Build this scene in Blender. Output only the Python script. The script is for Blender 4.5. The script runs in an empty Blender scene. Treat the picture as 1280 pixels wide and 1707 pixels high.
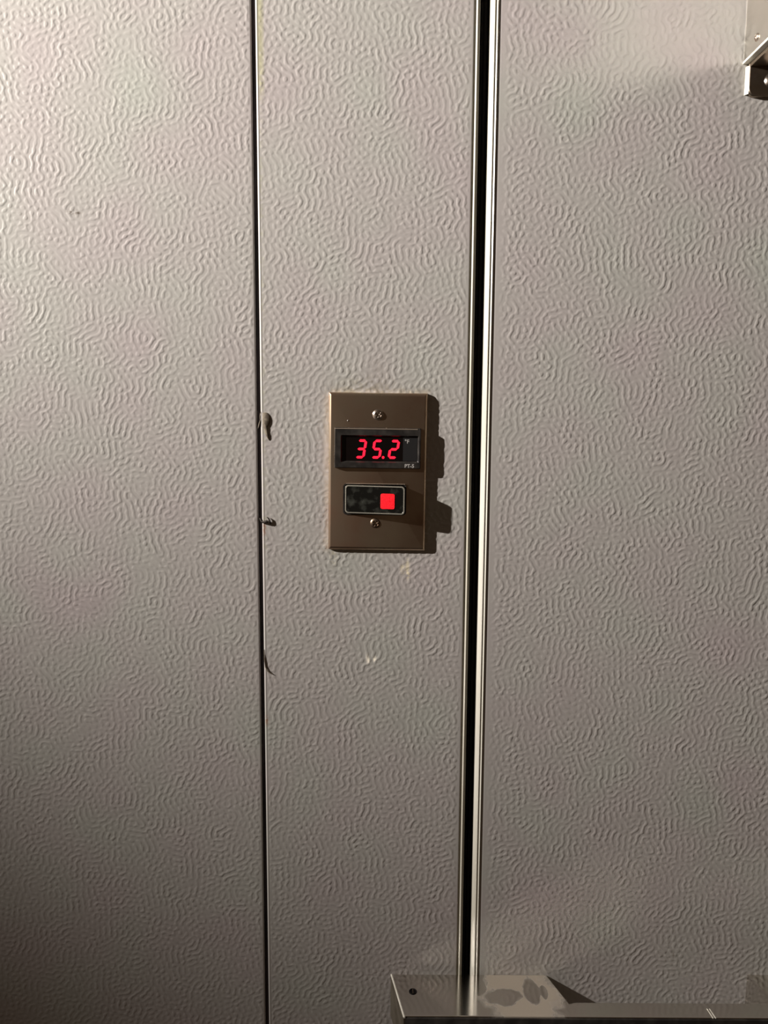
import bpy, bmesh, math
import numpy as np
from mathutils import Vector, Matrix

# ------------------------------------------------------------------ camera, world, lamp, exposure
# all shapes are given in millimetres from the centre of the thermometer plate:
# x to the right along the wall, y into the wall (negative = towards the room), z up
ZC = 1.40
def m3(x, y, z): return (x / 1000.0, y / 1000.0, ZC + z / 1000.0)
sc = bpy.context.scene
C = sc.collection
PITCH, ROLL = math.radians(6.96), math.radians(0.327)
cam_data = bpy.data.cameras.new('camera')
cam = bpy.data.objects.new('camera', cam_data); C.objects.link(cam)
cam.location = m3(4.95, -557, 38.9)
cam.rotation_euler = (Matrix.Rotation(math.pi/2 - PITCH, 3, 'X') @ Matrix.Rotation(ROLL, 3, 'Z')).to_euler()
cam_data.sensor_fit = 'AUTO'; cam_data.sensor_width = 36.0
cam_data.lens = 1282.0 / 1707.0 * 36.0
cam_data.clip_start = 0.01
sc.camera = cam

w = bpy.data.worlds.new('dim_kitchen'); sc.world = w; w.use_nodes = True
w.node_tree.nodes['Background'].inputs[0].default_value = (0.061, 0.042, 0.028, 1)
w.node_tree.nodes['Background'].inputs[1].default_value = 0.75

LAMP_POS, LAMP_AIM = (-1400, -450, 600), (2621, 0, 1170)
sp = bpy.data.lights.new('work_lamp', 'SPOT'); spo = bpy.data.objects.new('work_lamp', sp); C.objects.link(spo)
spo.location = m3(*LAMP_POS)
d = Vector(m3(*LAMP_AIM)) - Vector(m3(*LAMP_POS))
spo.rotation_euler = d.to_track_quat('-Z', 'Y').to_euler()
sp.energy = 295.0; sp.color = (1.0, 0.925, 0.86)
sp.spot_size = math.radians(107); sp.spot_blend = 1.0; sp.shadow_soft_size = 0.010

sc.view_settings.view_transform = 'Standard'; sc.view_settings.look = 'None'
sc.view_settings.exposure = 0.0; sc.view_settings.gamma = 1.0
sc.view_settings.use_curve_mapping = False
sc.cycles.blur_glossy = 0.0; sc.cycles.caustics_reflective = True; sc.cycles.sample_clamp_indirect = 40.0

# ------------------------------------------------------------------ materials
def mat(name, col, rough=0.5, metal=0.0, spec=0.5, emit=None, estr=0.0, coat=0.0):
    m = bpy.data.materials.new(name); m.use_nodes = True
    b = m.node_tree.nodes['Principled BSDF']
    b.inputs['Base Color'].default_value = (*col, 1); b.inputs['Roughness'].default_value = rough
    b.inputs['Metallic'].default_value = metal; b.inputs['Specular IOR Level'].default_value = spec
    b.inputs['Coat Weight'].default_value = coat
    if emit: b.inputs['Emission Color'].default_value = (*emit, 1); b.inputs['Emission Strength'].default_value = estr
    return m
def nodes(m): return m.node_tree.nodes, m.node_tree.links, m.node_tree.nodes['Principled BSDF']

def noise_mix(m, c1, c2, scale, lo=0.4, hi=0.6, stretch=(1, 1, 1), rough=None, bump=0.0, detail=4):
    """procedural two-tone variation over object space, optional roughness range and bump"""
    n, l, b = nodes(m)
    tc = n.new('ShaderNodeTexCoord'); mp = n.new('ShaderNodeMapping'); mp.inputs['Scale'].default_value = stretch
    ns = n.new('ShaderNodeTexNoise'); ns.inputs['Scale'].default_value = scale; ns.inputs['Detail'].default_value = detail
    l.new(tc.outputs['Object'], mp.inputs['Vector']); l.new(mp.outputs['Vector'], ns.inputs['Vector'])
    r = n.new('ShaderNodeValToRGB'); r.color_ramp.elements[0].position = lo; r.color_ramp.elements[1].position = hi
    r.color_ramp.elements[0].color = (*c1, 1); r.color_ramp.elements[1].color = (*c2, 1)
    l.new(ns.outputs['Fac'], r.inputs['Fac']); l.new(r.outputs['Color'], b.inputs['Base Color'])
    if rough:
        mr = n.new('ShaderNodeMapRange'); mr.inputs['From Min'].default_value = lo; mr.inputs['From Max'].default_value = hi
        mr.inputs['To Min'].default_value, mr.inputs['To Max'].default_value = rough
        l.new(ns.outputs['Fac'], mr.inputs['Value']); l.new(mr.outputs['Result'], b.inputs['Roughness'])
    if bump:
        bp = n.new('ShaderNodeBump'); bp.inputs['Strength'].default_value = bump; bp.inputs['Distance'].default_value = 0.0002
        l.new(ns.outputs['Fac'], bp.inputs['Height']); l.new(bp.outputs['Normal'], b.inputs['Normal'])
    return m

def paint(name, col, rough=0.42):
    m = mat(name, col, rough, spec=0.5)
    n, l, b = nodes(m)
    at = n.new('ShaderNodeAttribute'); at.attribute_name = 'tint'
    mx = n.new('ShaderNodeMix'); mx.data_type = 'RGBA'; mx.blend_type = 'MULTIPLY'; mx.inputs['Factor'].default_value = 1
    mx.inputs['A'].default_value = (*col, 1)
    l.new(at.outputs['Color'], mx.inputs['B']); l.new(mx.outputs['Result'], b.inputs['Base Color'])
    tc = n.new('ShaderNodeTexCoord'); ns = n.new('ShaderNodeTexNoise'); ns.inputs['Scale'].default_value = 1400; ns.inputs['Detail'].default_value = 2
    l.new(tc.outputs['Object'], ns.inputs['Vector'])
    bp = n.new('ShaderNodeBump'); bp.inputs['Strength'].default_value = 0.12; bp.inputs['Distance'].default_value = 0.0001
    l.new(ns.outputs['Fac'], bp.inputs['Height']); l.new(bp.outputs['Normal'], b.inputs['Normal'])
    return m

M = {}
M['panel'] = paint('embossed_painted_steel', (0.56, 0.535, 0.51))
M['vinyl'] = noise_mix(mat('vinyl_trim', (.6, .58, .48), .35), (.58, .56, .46), (.68, .66, .57), 60, stretch=(1, 1, .15), rough=(.3, .45))
M['edge_strip'] = noise_mix(mat('door_edge_metal', (.7, .68, .6), .3), (.66, .64, .55), (.74, .72, .64), 70, stretch=(1, 1, .1), rough=(.25, .4))
M['rubber'] = mat('black_rubber', (0.006, 0.005, 0.005), 0.6, spec=0.15)
M['sealant'] = noise_mix(mat('old_brown_sealant', (.03, .02, .02), .6), (.020, .015, .018), (.055, .040, .045), 90, stretch=(1, 1, .2), bump=.6)
M['steel'] = noise_mix(mat('brushed_steel', (.55, .47, .40), .3, .94), (.66, .54, .40), (.40, .26, .18), 24, .36, .66, (1, 1, 1), (.26, .38))
M['polished'] = noise_mix(mat('polished_steel', (.75, .72, .67), .1, 1), (.78, .75, .70), (.70, .66, .60), 40, .4, .65, (1, 1, 1), (.10, .14))
M['housing'] = noise_mix(mat('satin_steel', (.8, .77, .72), .16, 1), (.84, .81, .76), (.76, .72, .66), 40, .4, .65, (1, 1, 1), (.19, .23))
M['black_steel'] = noise_mix(mat('dark_steel', (.10, .08, .06), .25, 1), (.42, .35, .27), (.22, .17, .13), 50, .4, .6, (1, 1, 1), (.35, .5))
M['dull_steel'] = noise_mix(mat('dull_steel', (.2, .18, .14), .5, .7), (.24, .21, .16), (.14, .12, .09), 60, rough=(.4, .55))
M['bezel'] = noise_mix(mat('black_plastic_bezel', (.03, .028, .026), .35), (.022, .020, .019), (.05, .045, .04), 120, .4, .7, rough=(.28, .45))
M['screen'] = mat('dark_display_window', (0.006, 0.004, 0.004), 0.08)
M['label_panel'] = mat('charcoal_label_panel', (0.022, 0.022, 0.023), 0.4)
M['white_ink'] = mat('white_lettering', (0.55, 0.53, 0.5), 0.6)
M['led'] = mat('red_led_segment', (.3, .0, .0), .5, emit=(1.0, 0.008, 0.03), estr=2.4)
M['rocker'] = noise_mix(mat('glossy_black_rocker', (.012, .012, .011), .12), (.008, .008, .007), (.045, .047, .040), 160, .5, .72, (1, 1, 1), (.08, .3), detail=6)
M['rim'] = mat('worn_grey_rocker_edge', (.26, .25, .21), .35)
M['lip'] = mat('tan_edge', (.46, .37, .29), .4, .3)  # plain tan; on the switch lip it stands for a highlight
M['screw'] = noise_mix(mat('steel_screw', (.6, .52, .44), .3, 1), (.68, .60, .52), (.40, .32, .26), 300, .4, .65, rough=(.25, .4))
M['old_screw'] = noise_mix(mat('dull_brown_screw', (.3, .22, .16), .4, 1), (.38, .29, .21), (.2, .13, .09), 300, .4, .65, rough=(.35, .5))
M['flap'] = noise_mix(mat('tan_sealant', (.20, .17, .12), .7), (.16, .13, .10), (.27, .23, .17), 400)
M['darkbit'] = noise_mix(mat('dark_grimy_sealant', (.03, .022, .015), .7), (.02, .014, .01), (.06, .045, .03), 500)
M['floor'] = noise_mix(mat('floor_tile', (.08, .06, .05), .5), (.06, .045, .04), (.10, .08, .065), 6, rough=(.4, .6))

# lit red lamp of the switch: a fine grid of bright dots behind a lens
def lens_mat():
    m = mat('red_dotted_lens', (.25, 0, 0), .3, emit=(1, .016, .025), estr=2.4)
    n, l, b = nodes(m)
    tc = n.new('ShaderNodeTexCoord'); v = n.new('ShaderNodeTexVoronoi'); v.inputs['Scale'].default_value = 1150; v.inputs['Randomness'].default_value = .25
    mp = n.new('ShaderNodeMapping'); mp.inputs['Scale'].default_value = (1, 0, 1)
    l.new(tc.outputs['Object'], mp.inputs['Vector']); l.new(mp.outputs['Vector'], v.inputs['Vector'])
    mr = n.new('ShaderNodeMapRange'); mr.inputs['From Min'].default_value = .15; mr.inputs['From Max'].default_value = .6
    mr.inputs['To Min'].default_value = 2.2; mr.inputs['To Max'].default_value = .35
    l.new(v.outputs['Distance'], mr.inputs['Value']); l.new(mr.outputs['Result'], b.inputs['Emission Strength'])
    return m
M['lens'] = lens_mat()

# ------------------------------------------------------------------ helpers
def link(name, me, m, parent=None):
    if m is not None: me.materials.append(m)
    o = bpy.data.objects.new(name, me); C.objects.link(o)
    if parent: o.parent = parent
    return o
def obj(name, bm, m, parent=None, smooth=None):
    bmesh.ops.recalc_face_normals(bm, faces=bm.faces)
    me = bpy.data.meshes.new(name); bm.to_mesh(me); bm.free()
    if smooth is not None:
        for p in me.polygons: p.use_smooth = True
        me.set_sharp_from_angle(angle=math.radians(smooth))
    return link(name, me, m, parent)
def mm(x, y, z): return Vector((x / 1000.0, y / 1000.0, z / 1000.0))
def empty(name, x, y, z, label, cat, group=None):
    o = bpy.data.objects.new(name, None); C.objects.link(o); o.location = m3(x, y, z)
    o.empty_display_size = 0.02
    o['label'] = label; o['category'] = cat
    if group: o['group'] = group
    return o
def prism(bm, pts, z0, z1):
    """footprint polygon in (x, y) raised from z0 to z1"""
    a = [bm.verts.new(mm(x, y, z0)) for x, y in pts]; b = [bm.verts.new(mm(x, y, z1)) for x, y in pts]
    n = len(pts)
    for i in range(n): bm.faces.new((a[i], a[(i+1) % n], b[(i+1) % n], b[i]))
    bm.faces.new(a[::-1]); bm.faces.new(b)
    return bm
def box(bm, x0, x1, y0, y1, z0, z1): return prism(bm, [(x0, y0), (x1, y0), (x1, y1), (x0, y1)], z0, z1)
def bevel(bm, w, seg=2, angle=30):
    bmesh.ops.recalc_face_normals(bm, faces=bm.faces)
    es = [e for e in bm.edges if len(e.link_faces) == 2 and e.calc_face_angle(0) > math.radians(angle)]
    bmesh.ops.bevel(bm, geom=es, offset=w / 1000.0, segments=seg, profile=0.6, affect='EDGES', clamp_overlap=True)
    return bm
def rrect(x0, x1, z0, z1, r, n=8):
    pts = []
    for cx, cz, a0 in ((x1 - r, z1 - r, 0), (x0 + r, z1 - r, 90), (x0 + r, z0 + r, 180), (x1 - r, z0 + r, 270)):
        for i in range(n + 1):
            a = math.radians(a0 + 90 * i / n); pts.append((cx + r * math.cos(a), cz + r * math.sin(a)))
    return pts
def loops(bm, rings, cap_first=True, cap_last=True):
    vs = [[bm.verts.new(mm(*p)) for p in ring] for ring in rings]
    n = len(rings[0])
    for a, b in zip(vs, vs[1:]):
        for i in range(n): bm.faces.new((a[i], a[(i+1) % n], b[(i+1) % n], b[i]))
    if cap_first: bm.faces.new(vs[0][::-1])
    if cap_last: bm.faces.new(vs[-1])
    return vs
def screw_mesh(R=3.9, H=1.2, slot='cross', arm=2.1, wd=.55, depth=1.1, phase=0.3):
    """pan head facing -y, centred on the origin, with the driver recess in its top"""
    bm = bmesh.new(); nr, na = 30, 72
    def hgt(x, z):
        r = math.hypot(x, z); h = H * (1 - (r / R) ** 3.2)
        xr, zr = x * math.cos(phase) - z * math.sin(phase), x * math.sin(phase) + z * math.cos(phase)
        def s(v, lim, e=.22): return min(1, max(0, (lim + e - abs(v)) / e))
        if slot == 'cross':
            k = max(s(xr, wd) * s(zr, arm), s(zr, wd) * s(xr, arm)); k *= 1 - .35 * min(1, r / arm)
        else: k = s(xr, wd)
        return h - depth * k
    c = bm.verts.new(mm(0, -hgt(0, 0), 0)); prev = None
    for i in range(1, nr + 1):
        r = R * (i / nr) ** .85; ring = []
        for j in range(na):
            a = 2 * math.pi * j / na; x, z = r * math.cos(a), r * math.sin(a)
            ring.append(bm.verts.new(mm(x, -hgt(x, z), z)))
        for j in range(na):
            k = (j + 1) % na
            if prev is None: bm.faces.new((c, ring[j], ring[k]))
            else: bm.faces.new((prev[j], ring[j], ring[k], prev[k]))
        prev = ring
    back = [bm.verts.new(v.co + mm(0, .8, 0)) for v in prev]
    for j in range(na): bm.faces.new((prev[j], back[j], back[(j+1) % na], prev[(j+1) % na]))
    return bm

# ------------------------------------------------------------------ the embossed relief (worm-like ridges pressed into the steel skin)
STEP = 0.5
X0, X1, Z0, Z1 = -405.0, 440.0, -520.0, 390.0
NX, NZ = int((X1 - X0) / STEP) + 1, int((Z1 - Z0) / STEP) + 1
rng = np.random.default_rng(7)
PER = 4.3                                                   # ridge spacing, mm
kx = np.fft.rfftfreq(NX, STEP) * PER; kz = np.fft.fftfreq(NZ, STEP) * PER
k2 = (kx[None, :] * 1.06) ** 2 + (kz[:, None] * .94) ** 2
Lk = 6.0 * (1 - k2) ** 2
uh = np.fft.rfft2(rng.normal(size=(NZ, NX))) * np.exp(-((np.sqrt(k2) - 1) / .42) ** 2) * (.62 + .38 * (kx[None, :] ** 2) / (k2 + 1e-6))
u = np.fft.irfft2(uh, s=(NZ, NX)); u *= .7 / u.std()
for _ in range(4):
    u = np.clip(u, -1.3, 1.3)
    uh = np.fft.rfft2(u + .5 * (u * .8 - u ** 3)) / (1 + .5 * Lk)
    u = np.fft.irfft2(uh, s=(NZ, NX))
u /= u.std()
def lowfreq(per, seed):
    r = np.random.default_rng(seed).normal(size=(NZ, NX))
    q = (np.fft.rfftfreq(NX, STEP)[None, :] ** 2 + np.fft.fftfreq(NZ, STEP)[:, None] ** 2) * per ** 2
    f = np.fft.irfft2(np.fft.rfft2(r) * np.exp(-q), s=(NZ, NX)); return f / f.std()
t = np.clip((u + .15) / 1.25, 0, 1); ridge = t * t * (3 - 2 * t)
HMAP = ridge * (1 + .22 * np.clip(lowfreq(14, 3), -2, 2))
RELIEF = 0.14                                              # mm
GX = X0 + STEP * np.arange(NX); GZ = Z0 + STEP * np.arange(NZ)
HUE = lowfreq(55, 11); HUE2 = lowfreq(9, 12)
XX, ZZ = np.meshgrid(GX, GZ)
TINT = np.ones((NZ, NX, 3))
TINT *= 1 + .010 * HUE2[..., None]
TINT[..., 1] *= 1 + .012 * HUE; TINT[..., 0] *= 1 - .006 * HUE
def stain(mask, col): 
    global TINT
    mask = np.clip(mask, 0, 1)[..., None]; TINT = TINT * (1 - mask + mask * np.array(col))
def blob(cx, cz, rx, rz, p=2.0): return np.exp(-(np.abs((XX - cx) / rx) ** p + np.abs((ZZ - cz) / rz) ** p))
spk = lowfreq(3.2, 21); spk2 = lowfreq(1.6, 22)
# old yellow glue along the top of the seam, dusty grime round the plate, rust and scuffs
stain(np.clip(1.2 - np.abs(XX + 81.2) / 2.6, 0, 1) ** .6 * (ZZ > 250) * (XX > -84) * np.clip(.75 + .35 * spk + blob(-81, 300, 8, 22), 0, 1) * np.clip((ZZ - 250) / 12, 0, 1), (.96, .99, .72))
stain(.6 * np.clip(1.1 - np.abs(XX + 82) / 2.5, 0, 1) * (XX > -84) * (ZZ < 250) * (ZZ > -60) * np.clip(.3 + .5 * spk, 0, 1), (.93, .95, .78))
ring = np.exp(-(np.maximum(np.abs(XX) - 35, 0) ** 2 + np.maximum(np.abs(ZZ) - 57, 0) ** 2) / 9.0)
stain(.55 * ring * np.clip(.7 + .4 * spk, 0, 1), (.74, .68, .55))
stain(.6 * blob(-8, 61, 22, 7) * np.clip(.6 + .6 * spk, 0, 1), (.72, .68, .56))
stain(.35 * blob(0, 76, 6, 10) * np.clip(.5 + .6 * spk2, 0, 1), (.7, .66, .6))
for z in (-40.5, -44, -186, -189): stain(.8 * blob(-82.4, z, .9, 3.0) * np.clip(.6 + .5 * spk2, 0, 1), (.85, .45, .28))
stain(.6 * blob(-32, -63, 2.2, 6) * (spk2 > .1), (1.1, 1.02, .75))
stain(blob(-213, 180.2, 3.6, 1.5) * (spk2 > .2), (.32, .27, .22)); stain(blob(-209, 179.6, 1.3, .9), (.3, .25, .2))
for x, z, rx, rz in ((19, -71, 1.6, 3.2), (22.5, -69, 1.2, 4.5), (23, -76, 1.2, 3)): stain(blob(x, z, rx, rz) * 1.3 * (spk2 > -.4), (1.6, 1.55, 1.25))
for x, z, rx, rz in ((-6.8, -139.5, .9, 3.2), (-5.6, -141, .7, 1.8), (-1.2, -139.2, 1.0, 1.6), (-1.9, -140.6, .6, 1.2)): stain(blob(x, z, rx, rz, 3) * 1.6, (1.8, 1.75, 1.65))
stain(.5 * blob(195, 22, 5, 5) * (spk2 > 1.0), (1.2, 1.2, 1.2))
stain(.5 * blob(256, 243, .8, 9, 4), (.45, .42, .42)); stain(.8 * blob(233, -376, .5, 3), (.5, .45, .4))

def panel(name, profile, x_dense, yface=0.0, xfade=(4, 4)):
    """a wall skin lofted along z: `profile` is (left part, right part) of (x, y) points, the dense
    stretch between carries the embossed relief.  Closed at the back."""
    left, right = profile
    i0 = int(math.ceil((x_dense[0] - X0) / STEP)); i1 = int(math.floor((x_dense[1] - X0) / STEP))
    idx = np.arange(i0, i1 + 1)
    cx = np.concatenate([[p[0] for p in left], GX[idx], [p[0] for p in right]])
    cy = np.concatenate([[p[1] for p in left], np.full(len(idx), yface), [p[1] for p in right]])
    zl = np.linspace(-1395, Z0 - 6, 12); zh = np.linspace(Z1 + 6, 1000, 9)
    zz = np.concatenate([zl, GZ, zh])
    H = np.zeros((len(zz), len(cx)))
    fx = np.clip((GX[idx] - x_dense[0]) / xfade[0], 0, 1) * np.clip((x_dense[1] - GX[idx]) / xfade[1], 0, 1)
    fz = np.clip((GZ - Z0) / 25, 0, 1) * np.clip((Z1 - GZ) / 25, 0, 1)
    H[len(zl):len(zl) + NZ, len(left):len(left) + len(idx)] = HMAP[:, idx] * fx[None, :] * fz[:, None] * RELIEF
    T = np.ones((len(zz), len(cx), 4))
    ii = np.clip(np.round((cx - X0) / STEP).astype(int), 0, NX - 1)
    T[len(zl):len(zl) + NZ, :, :3] = TINT[:, ii]
    V = np.empty((len(zz), len(cx), 3))
    V[..., 0] = cx[None, :]; V[..., 1] = cy[None, :] - H; V[..., 2] = zz[:, None]
    V = V.reshape(-1, 3) / 1000.0; V[:, 2] += ZC
    nr, nc = len(zz), len(cx)
    a = (np.arange(nr - 1)[:, None] * nc + np.arange(nc - 1)[None, :]).ravel()
    Q = np.stack([a, a + 1, a + 1 + nc, a + nc], 1).astype(np.int32)
    # back wall closing the skin
    b = (np.arange(nr - 1) * nc)
    Q = np.concatenate([Q, np.stack([b + nc - 1, b, b + nc, b + 2 * nc - 1], 1).astype(np.int32)])
    me = bpy.data.meshes.new(name)
    me.vertices.add(len(V)); me.vertices.foreach_set('co', V.astype(np.float32).ravel())
    me.loops.add(Q.size); me.loops.foreach_set('vertex_index', Q.ravel())
    me.polygons.add(len(Q)); me.polygons.foreach_set('loop_start', np.arange(0, Q.size, 4, dtype=np.int32))
    me.update(calc_edges=True)
    sm = np.ones(len(Q), bool); sm[len(a):] = False
    me.polygons.foreach_set('use_smooth', sm)
    at = me.attributes.new('tint', 'FLOAT_COLOR', 'POINT'); at.data.foreach_set('color', T.reshape(-1).astype(np.float32))
    me.update()
    o = link(name, me, M['panel']); o['kind'] = 'structure'
    return o

# ------------------------------------------------------------------ structure
wall_left = panel('wall_left', ([(-1600, 60), (-1600, 0), (-1599, 0), (-900, 0), (-500, 0), (-410, 0)],
                                [(-87.7, 0), (-87.4, .08), (-87.15, .3), (-87.0, .7), (-87.0, .8), (-87.0, 30), (-87.0, 60)]), (-404, -88.2), xfade=(40, 1.5))
wall_center = panel('wall_center', ([(-84.1, 60), (-84.1, 30), (-84.1, .75), (-84.08, .7), (-83.1, -.12), (-83.0, -.15), (-82.7, -.12), (-82.3, 0)],
                                    [(63.2, 0), (63.9, 0), (64.0, .05), (64.0, 2), (64.0, 60)]), (-82, 62.8), xfade=(1.5, 2.5))
door = panel('door_1', ([(80.0, 60), (80.0, -1.9), (80.05, -2.1), (80.3, -2.2), (83, -2.2)],
                        [(445, -2.2), (700, -2.2), (899, -2.2), (900, -2.1), (900, 60)]), (84, 439), yface=-2.2, xfade=(6, 60))
door['label'] = 'textured grey walk-in cooler door'

bm = bmesh.new(); prism(bm, [(-87.0, 2.4), (-86.3, 1.9), (-85.4, 2.2), (-84.1, 2.8), (-84.1, 8), (-87.0, 8)], -1395, 1000)
s = obj('trim_1', bm, M['sealant'], smooth=40); s['kind'] = 'structure'
bm = bmesh.new(); prism(bm, [(64.0, 40), (64.0, .9), (65.1, .9), (65.25, .75), (66.2, -.35), (66.45, -.45), (66.8, -.4), (67.9, 0), (68.1, .3), (68.1, 40)], -1395, 1000)
s = obj('trim_2', bm, M['vinyl'], smooth=25); s['kind'] = 'structure'
bm = bmesh.new(); prism(bm, [(75.0, 40), (75.0, .3), (75.2, 0), (77.4, -2.3), (77.8, -2.5), (78.1, -2.35), (78.3, -1.95), (78.8, -1.95), (78.95, -2.1), (79.75, -2.8), (80.0, -2.75), (80.0, 40)], -1395, 1000)
obj('door_edge_trim', bm, M['edge_strip'], door, smooth=25)
bm = bmesh.new(); prism(bm, [(68.1, 7), (69.4, 5.6), (70.4, 5.0), (71, 5.8), (71.6, 5.0), (73.2, 4.8), (75.0, 6.5), (75.0, 30), (68.1, 30)], -1395, 1000)
obj('door_gasket', bm, M['rubber'], door, smooth=40)
bm = bmesh.new(); box(bm, -1600, 900, -1800, 60, -1420, -1395)
f = obj('floor', bm, M['floor']); f.location.z = ZC; f['kind'] = 'structure'
for o in (bpy.data.objects['trim_1'], bpy.data.objects['trim_2'], bpy.data.objects['door_edge_trim'], bpy.data.objects['door_gasket']): o.location.z = ZC

# ------------------------------------------------------------------ door handle (polished, crosses the door gap at the bottom of the view)
TOP, LOW = -393.6, -428.0
def part_at(name, bm, m, parent, smooth=30, label=None):
    if m is M['polished'] or m is M['black_steel']: smooth = None      # flat faces keep their mirror true
    o = obj(name, bm, m, parent, smooth)
    if label: o['label'] = label
    return o
def grimy_steel():
    # polished steel with a dusty haze right of the door gap, rubbed clean in a few oval spots
    m = mat('polished_steel_with_dust', (.75, .72, .67), .1, 1)
    n, l, b = nodes(m)
    tc = n.new('ShaderNodeTexCoord')
    def math_(op, a, bb=None, clamp=False):
        q = n.new('ShaderNodeMath'); q.operation = op; q.use_clamp = clamp
        for i, v in enumerate((a, bb)):
            if v is None: continue
            if isinstance(v, (int, float)): q.inputs[i].default_value = v
            else: l.new(v, q.inputs[i])
        return q.outputs[0]
    ns = n.new('ShaderNodeTexNoise'); ns.inputs['Scale'].default_value = 95; ns.inputs['Detail'].default_value = 2
    l.new(tc.outputs['Object'], ns.inputs['Vector'])
    wob = math_('MULTIPLY', math_('SUBTRACT', ns.outputs['Fac'], .5), .9)
    def oval(cx, cy, rx, ry, soft=5.0):
        mp = n.new('ShaderNodeMapping'); mp.vector_type = 'POINT'
        mp.inputs['Scale'].default_value = (1000 / rx, 1000 / ry, 0); mp.inputs['Location'].default_value = (-cx / rx, -cy / ry, 0)
        l.new(tc.outputs['Object'], mp.inputs['Vector'])
        ln_ = n.new('ShaderNodeVectorMath'); ln_.operation = 'LENGTH'; l.new(mp.outputs['Vector'], ln_.inputs[0])
        return math_('MULTIPLY', math_('SUBTRACT', 1.1, math_('ADD', ln_.outputs['Value'], wob)), soft, True)
    clean = None
    for a in ((97.4, -26, 12.5, 9), (78, -15.5, 7, 8), (119.5, -20, 6, 15), (128.5, -21, 2.6, 8)):
        q = oval(*a); clean = q if clean is None else math_('MAXIMUM', clean, q)
    haze = math_('MULTIPLY', oval(112, -20, 29, 42, 3.0), math_('SUBTRACT', 1.0, clean, True))
    def mixc(c1, c2, out, fac):
        mx = n.new('ShaderNodeMix'); mx.data_type = 'RGBA'; mx.inputs['A'].default_value = (*c1, 1); mx.inputs['B'].default_value = (*c2, 1)
        l.new(fac, mx.inputs['Factor']); l.new(mx.outputs['Result'], out)
    mixc((.76, .73, .68), (.52, .46, .38), b.inputs['Base Color'], haze)
    l.new(math_('SUBTRACT', 1.0, math_('MULTIPLY', haze, .75)), b.inputs['Metallic'])
    l.new(math_("ADD", .15, math_('MULTIPLY', haze, .2)), b.inputs['Roughness'])
    return m
M['handle_top'] = grimy_steel()
hb = bmesh.new()
prism(hb, [(12.7, -2.6), (21.5, -45), (303, -45), (303, -31), (150, -31), (145, -32.5), (134, -2.6)], LOW, TOP)
bevel(hb, .6, 2)
handle = part_at('door_handle', hb, M['handle_top'], door, None, label='polished steel door handle across the door gap')
handle.location.z = ZC
fb = bmesh.new(); box(fb, 22.6, 302, -46.2, -44.9, LOW + 1.5, TOP - 1.1); bevel(fb, .4, 2)  # black plate standing for polished steel that reflects the dark room
part_at('handle_face', fb, M['bezel'], handle, label='front face of the handle, its dark reflection put in as black')
mb = bmesh.new(); prism(mb, [(291, -2.6), (303, -45.5), (352, -45.5), (352, -2.6)], LOW - 2, TOP + 1.5); bevel(mb, .8, 2)
part_at('handle_mount', mb, M['polished'], handle)
# the slanted left end: a dull cut face with a pale top strip painting in the lamp's glint
eb = bmesh.new(); prism(eb, [(12.3, -2.6), (21.3, -46.0), (22.6, -46.0), (13.4, -2.6)], LOW - 1, TOP - .9)
part_at('end_cap', eb, M['dull_steel'], handle, label='dull slanted end of the handle')
eb = bmesh.new(); loops(eb, [[(x0, y, TOP - .9), (x0 - .1, y, TOP - .2), (x0 + .6, y, TOP + .25), (x0 + 1.2, y, TOP + .1), (x0 + 1.3, y, TOP - .9)] for x0, y in ((12.2, -2.6), (21.2, -46.2))])
part_at('handle_edge_glint', eb, M['edge_strip'], handle, 40, label='pale edge strip standing for the lamp glint')
for dx in (0, 1.9):
    eb = bmesh.new(); prism(eb, [(245.6 + dx, -36.5), (246.4 + dx, -45.6), (247.0 + dx, -45.6), (246.1 + dx, -36.5)], TOP - .3, TOP + .25)  # thin pale strip across the top of the grip
    part_at('grip_strip', eb, M['edge_strip'], handle)
ring = bmesh.new()
rr = [[(29 + r * math.cos(a), -21 + r * math.sin(a), TOP + h) for a in [2 * math.pi * i / 40 for i in range(40)]] for r, h in ((3.1, -.2), (3.0, .35), (2.5, .45), (2.3, .1))]
loops(ring, rr, True, True)
so = part_at('screw', ring, M['rubber'], handle, label='dark slotted screw')
sb = bmesh.new(); box(sb, 28.75, 29.25, -23.2, -18.8, TOP + .05, TOP + .5); 
part_at('screw_slot', sb, M['black_steel'], handle)
bpy.data.objects['screw_slot'].name = 'screw_ridge'

# ------------------------------------------------------------------ hinge at the upper right
hinge = empty('door_hinge', 275, 0, 262, 'polished steel strap hinge on the door at the upper right corner', 'hinge')
def hx(o): o.location = (-0.275, 0, -.262); return o
hb = bmesh.new()
loops(hb, [[(247, -2.2, z), (247, -37, z), (249.5, -39.5, z), (420, -39.5, z), (420, -2.2, z)] for z in (279.6, 700)], True, True)
bevel(hb, .5, 2)
hx(part_at('knuckle_housing', hb, M['housing'], hinge, None))
# folded lower lip of the housing
lb = bmesh.new(); prism(lb, [(246.3, -2.2), (246.3, -38), (249, -40.4), (421, -40.4), (421, -2.2)], 278.2, 280.0); bevel(lb, .5, 2)
hx(part_at('housing_lip', lb, M['edge_strip'], hinge, label='bright folded lip under the housing'))
lb = bmesh.new(); prism(lb, [(250.2, -2.2), (250.2, -36), (252, -38), (421, -38), (421, -2.2)], 275.6, 278.3); bevel(lb, .4, 2)
hx(part_at('housing_floor', lb, M['black_steel'], hinge))
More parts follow.
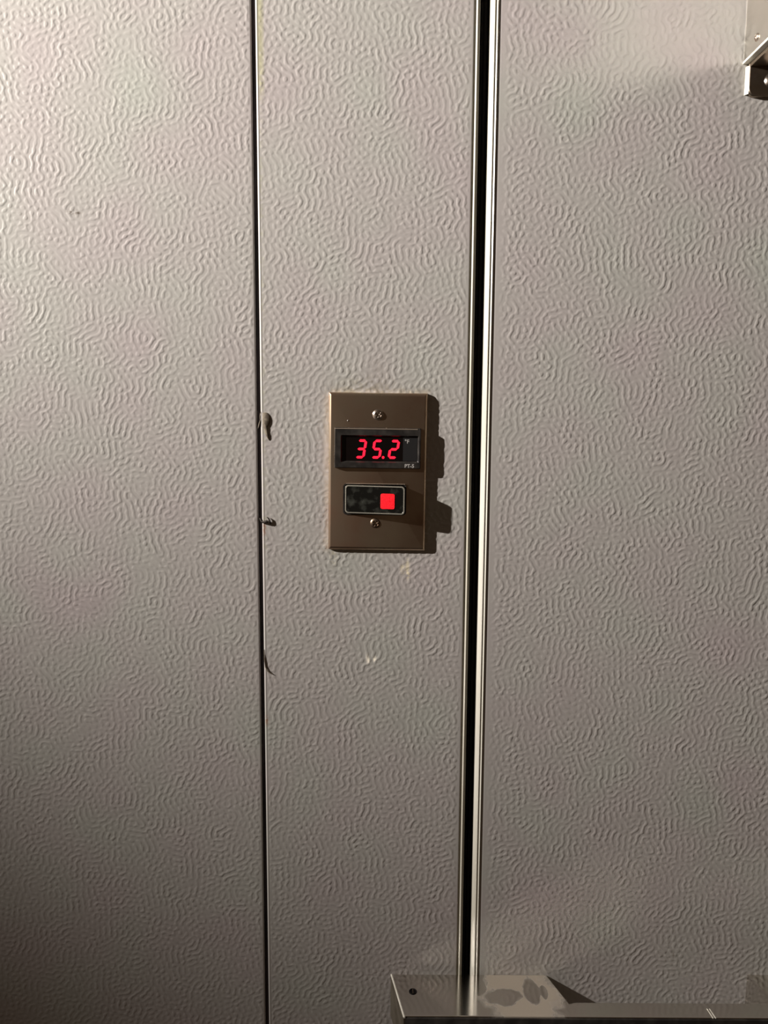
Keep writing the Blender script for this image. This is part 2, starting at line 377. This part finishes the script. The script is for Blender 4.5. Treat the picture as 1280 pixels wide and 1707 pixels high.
# leaf screwed to the door below the housing
pl = [(x, z) for x, z in rrect(250.0, 420, 257.0, 300, 4.5)]
lb = bmesh.new(); loops(lb, [[(x, -2.2, z) for x, z in pl], [(x, -4.4, z) for x, z in pl], [(335 + (x - 335) * .9945, -5.4, 278.5 + (z - 278.5) * .96) for x, z in pl]])
hx(part_at('hinge_leaf', lb, M['black_steel'], hinge, label='dark steel leaf with a bright left edge'))
eb = bmesh.new(); prism(eb, [(248.6, -2.2), (248.9, -3.4), (250.2, -5.0), (250.3, -2.2)], 258.5, 276.5)
hx(part_at('leaf_edge', eb, M['edge_strip'], hinge))
for (x, y, z, R) in ((265.5, -5.2, 267.0, 5.2), (262.5, -5.2, 277.5, 0)):
    if R == 0: continue
    s_ = hx(obj('screw', screw_mesh(R, 2.4, arm=2.2, depth=1.6, phase=.5), M['screw'], hinge, 40)); s_.location += mm(x, y, z)
sm = screw_mesh(2.6, 1.2, arm=1.5, wd=.4)
bmesh.ops.rotate(sm, verts=sm.verts, cent=(0, 0, 0), matrix=Matrix.Rotation(-math.pi / 2, 3, 'Z'))
s_ = hx(obj('screw', sm, M['screw'], hinge, 40)); s_.location += mm(246.9, -20, 287.5)
sm = screw_mesh(2.2, 1.2, arm=1.2, wd=.4)
bmesh.ops.rotate(sm, verts=sm.verts, cent=(0, 0, 0), matrix=Matrix.Rotation(math.pi / 2, 3, 'X'))
s_ = hx(obj('screw', sm, M['screw'], hinge, 40)); s_.location += mm(262, -14, 275.5)

# ------------------------------------------------------------------ thermometer and light switch plate
tp = empty('thermometer_switch_plate', 0, 0, 0, 'steel wall plate with a red 35.2 thermometer display above a black rocker switch', 'thermometer')
tp.rotation_euler.y = math.radians(0.45)
YF = -3.3
def ringxy(x0, x1, z0, z1, r, y, n=6): return [(x, y, z) for x, z in rrect(x0, x1, z0, z1, r, n)]
pb = bmesh.new()
loops(pb, [ringxy(-35.2, 35.2, -56.8, 56.8, .5, 0.0), ringxy(-35.2, 35.2, -56.8, 56.8, .5, -1.5), ringxy(-34.9, 34.9, -56.5, 56.5, .5, -2.0),
           ringxy(-33.9, 33.9, -55.2, 55.2, .6, -3.1), ringxy(-33.5, 33.5, -54.7, 54.7, .6, -3.3)])
part_at('wall_plate', pb, M['steel'], tp, 25)
for z, x, mt, ph in ((41.3, 0, 'screw', .5), (-37.0, -1.0, 'old_screw', .75)):
    s_ = obj('screw', screw_mesh(4.0 if mt == 'screw' else 3.6, 1.5 if mt == 'screw' else .9, arm=2.0, phase=ph), M[mt], tp, 40)
    s_.location = mm(x, YF, z); s_['label'] = 'bright cross-head screw' if mt == 'screw' else 'dull cross-head screw'
nb = bmesh.new(); loops(nb, [[(-21.6 + r * math.cos(a), YF + h, 36.9 + r * 1.3 * math.sin(a)) for a in [i * math.pi / 6 for i in range(12)]] for r, h in ((.45, .1), (.35, -.25), (.1, -.4))])
part_at('dust_speck', nb, M['white_ink'], tp)
# display
bz = bmesh.new()
outer = lambda x0, x1, z0, z1, r, y: ringxy(x0, x1, z0, z1, r, y, 4)
loops(bz, [outer(-31.0, 30.9, 3.0, 32.0, .8, YF), outer(-31.0, 30.9, 3.0, 32.0, .8, -4.4), outer(-30.5, 30.4, 3.5, 31.5, .8, -5.6),
           outer(-26.4, 29.4, 7.2, 26.6, .8, -5.6), outer(-25.4, 28.6, 8.2, 25.6, .8, -4.2)], True, True)
disp = part_at('thermometer_display', bz, M['bezel'], tp, 25)
lp = bmesh.new(); box(lp, -30.6, 28.5, -5.8, -5.5, 31.0, 31.5)  # thin tan strip along the top of the display frame
part_at('tan_top_edge', lp, M['lip'], disp, label='pale tan top edge')
sb = bmesh.new(); box(sb, -25.2, 18.0, -4.35, -4.15, 8.3, 25.5); part_at('screen', sb, M['screen'], disp)
sb = bmesh.new(); box(sb, 18.15, 28.4, -4.4, -4.15, 8.6, 25.3); part_at('label_panel', sb, M['label_panel'], disp)
SEG = {'3': 'abcdg', '5': 'acdfg', '2': 'abdeg'}
def digit(ch, cx, cz, W_=7.0, H_=13.6, T=1.75):
    bm = bmesh.new(); h, v = W_ / 2 - T / 2, H_ / 4
    def hexa(x0, z0, x1, z1):
        dx, dz = x1 - x0, z1 - z0; L = math.hypot(dx, dz); ux, uz = dx / L, dz / L; nx, nz = -uz, ux; t = T / 2; g = .18
        P = [(x0 + ux * g, z0 + uz * g), (x0 + ux * (t + g) + nx * t, z0 + uz * (t + g) + nz * t), (x1 - ux * (t + g) + nx * t, z1 - uz * (t + g) + nz * t),
             (x1 - ux * g, z1 - uz * g), (x1 - ux * (t + g) - nx * t, z1 - uz * (t + g) - nz * t), (x0 + ux * (t + g) - nx * t, z0 + uz * (t + g) - nz * t)]
        sl = math.tan(math.radians(9))
        loops(bm, [[(cx + x + z * sl, y, cz + z) for x, z in P] for y in (-4.3, -4.5)])
    H2 = H_ / 2 - T / 2
    S = {'a': (-h, H2, h, H2), 'b': (h, H2, h, 0), 'c': (h, 0, h, -H2), 'd': (-h, -H2, h, -H2), 'e': (-h, 0, -h, -H2), 'f': (-h, H2, -h, 0), 'g': (-h, 0, h, 0)}
    for s in SEG[ch]: hexa(*S[s])
    return bm
for ch, cx in (('3', -11.9), ('5', -.4), ('2', 11.6)):
    part_at('digit', digit(ch, cx, 16.8), M['led'], disp, label='glowing red digit ' + ch)
dp = bmesh.new(); loops(dp, [[(4.0 + .95 * math.cos(a), y, 10.9 + .95 * math.sin(a)) for a in [i * math.pi / 8 for i in range(16)]] for y in (-4.3, -4.5)])
part_at('decimal_point', dp, M['led'], disp)
def text(name, s, x, z, y, size, m, parent, depth=.05, bold=0.0):
    cu = bpy.data.curves.new(name, 'FONT'); cu.body = s; cu.size = size / 1000; cu.extrude = depth / 1000; cu.offset = bold / 1000
    cu.align_x = 'CENTER'; cu.align_y = 'CENTER'
    o = bpy.data.objects.new(name, cu); C.objects.link(o); bpy.context.view_layer.update()
    me = bpy.data.meshes.new_from_object(o.evaluated_get(bpy.context.evaluated_depsgraph_get()))
    bpy.data.objects.remove(o)
    me.name = name; me.materials.clear()
    r = link(name, me, m, parent); r.location = mm(x, y, z); r.rotation_euler = (math.pi / 2, 0, 0)
    return r
text('unit_mark', '\u00b0F', 20.9, 22.3, -4.43, 3.9, M['white_ink'], disp, bold=.06)
text('lettering', 'PT-5', 22.9, 4.95, -5.63, 3.6, M['white_ink'], disp, bold=.08)
# rocker switch
sw = bmesh.new()
loops(sw, [ringxy(-24.6, 21.2, -30.9, -8.2, 2.6, YF), ringxy(-24.6, 21.2, -30.9, -8.2, 2.6, YF - .5), ringxy(-23.7, 20.4, -30.2, -8.8, 2.4, YF - .5), ringxy(-23.6, 20.3, -30.1, -8.9, 2.4, YF - .1)])
sw_o = part_at('light_switch', sw, M['bezel'], tp, 25)
lb = bmesh.new(); box(lb, -22.5, 20.0, YF - .9, YF - .3, -8.45, -8.05); part_at('switch_lip', lb, M['lip'], sw_o, label='top lip of the switch cutout with its highlight painted tan')  # tan colour stands for the highlight along this lip
def ys(x): return -4.5 - (x + 23.2) / 43.0 * 6.4     # sloping front of the rocker, the lit end stands proud
def rring(g, dy, r): return [(x, ys(x) + dy, z) for x, z in rrect(-23.2 + g, 19.9 - g, -29.8 + g, -9.2 - g, r, 6)]
rb = bmesh.new()
base = [(x, YF - .1, z) for x, z in rrect(-23.2, 19.9, -29.8, -9.2, 2.4, 6)]
loops(rb, [base, rring(0, .5, 2.4)], True, False); 
vs = loops(rb, [rring(0, .5, 2.4), rring(.35, .05, 2.2), rring(1.0, .0, 1.9), rring(1.25, .2, 1.8)], False, True)
bmesh.ops.remove_doubles(rb, verts=rb.verts, dist=1e-6)
rock = part_at('rocker', rb, M['rocker'], sw_o, 30)
rm = bmesh.new(); loops(rm, [rring(.15, .25, 2.3), rring(.3, -.06, 2.2), rring(.9, -.08, 1.9), rring(1.1, .1, 1.85)], False, False)
rim = part_at('rocker_edge', rm, M['rim'], rock, 30, label='worn grey edge of the rocker')
ln = bmesh.new()
def lring(g, dy, r): return [(x, ys(x) + dy, z) for x, z in rrect(2.6 + g, 12.6 - g, -25.8 + g, -14.8 - g, r, 5)]
loops(ln, [lring(0, .3, 1.2), lring(0, -.1, 1.2), lring(.5, -.3, 1.0)])
part_at('indicator_light', ln, M['lens'], rock, 40, label='glowing red indicator window')

# ------------------------------------------------------------------ torn sealant along the seam
def tube(bm, pts, rad, n=8, flat=1.0):
    rings = []
    for i, p in enumerate(pts):
        a = Vector(pts[max(0, i - 1)]); b = Vector(pts[min(len(pts) - 1, i + 1)]); tg = (b - a).normalized()
        s1 = tg.cross(Vector((0, 1, 0))).normalized(); s2 = tg.cross(s1).normalized(); r = rad[i]
        rings.append([tuple(Vector(p) + s1 * r * math.cos(q) + s2 * r * flat * math.sin(q)) for q in [2 * math.pi * j / n for j in range(n)]])
    loops(bm, rings)
def shred(name, parts, m, label):
    bm = bmesh.new()
    for pts, rad, fl in parts: tube(bm, [(x, y, z) for x, y, z in pts], rad, 10, fl)
    o = obj(name, bm, m, None, 60); o.location.z = ZC
    o['label'] = label; o['category'] = 'sealant'; o['group'] = 'bits of torn sealant on the seam'
def px(x, z): return (-83 + (x - 437) / 2.31, 37.1 - (z - 700) / 2.31)
leaf = [px(*p) for p in ((437.5, 689), (441, 687.5), (445, 688), (449, 692), (451, 698), (450.5, 704), (448, 709), (445.5, 712), (446.5, 720), (448, 727), (448.2, 734), (445, 730), (442, 723), (440, 715), (438, 708), (437.5, 698))]
bm = bmesh.new(); n_ = len(leaf); cxl = -81.0  # flat leaf covers the flap and the shadow it casts
loops(bm, [[(x, -.12, z) for x, z in leaf], [(x, -.12 - .5 * (1 - abs(x - cxl) / 6), z) for x, z in leaf], [(x + (cxl - x) * .3, -.9, z + (36.5 - z) * .12) for x, z in leaf]])
tube(bm, [(-83.6, 1.2, 44), (-84.2, -.1, 41.5), (-84.7, .1, 39.5), (-84.4, .2, 37), (-85.4, .4, 33.5), (-86.2, .6, 31)], [.2, .3, .25, .3, .55, .2], 8, .8)
o = obj('torn_sealant', bm, M['flap'], None, 50); o.location.z = ZC
o['label'] = 'tan flap of torn sealant from the seam with its shadow built in, topmost of the three'; o['category'] = 'sealant'; o['group'] = 'bits of torn sealant on the seam'
shred('torn_sealant', [
    ([(-85.8, .6, -34.2), (-84.9, -.2, -36.2), (-83.7, -.6, -37.0), (-81.8, -1.3, -36.8), (-80.3, -1.6, -36.3), (-78.9, -1.4, -36.6)], [.5, .6, .8, 1.0, 1.0, .6], .8),
    ([(-80.4, -1.0, -33.2), (-79.1, -1.2, -34.2), (-78.2, -1.1, -36.6), (-77.6, -.8, -39.0)], [.3, .55, .6, .25], .8)], M['darkbit'],
    'dark brown knot of sealant sticking out of the seam below the tan flap')
shred('torn_sealant', [
    ([(-83.9, -.1, -133), (-83.6, -.35, -141), (-82.9, -.5, -146.5), (-81.2, -.8, -149.6), (-79.0, -.7, -151.2), (-76.6, -.4, -152.4)], [.25, .4, .5, .45, .4, .15], .6)], M['flap'],
    'thin curl of sealant peeling right from the seam, lowest of the three')
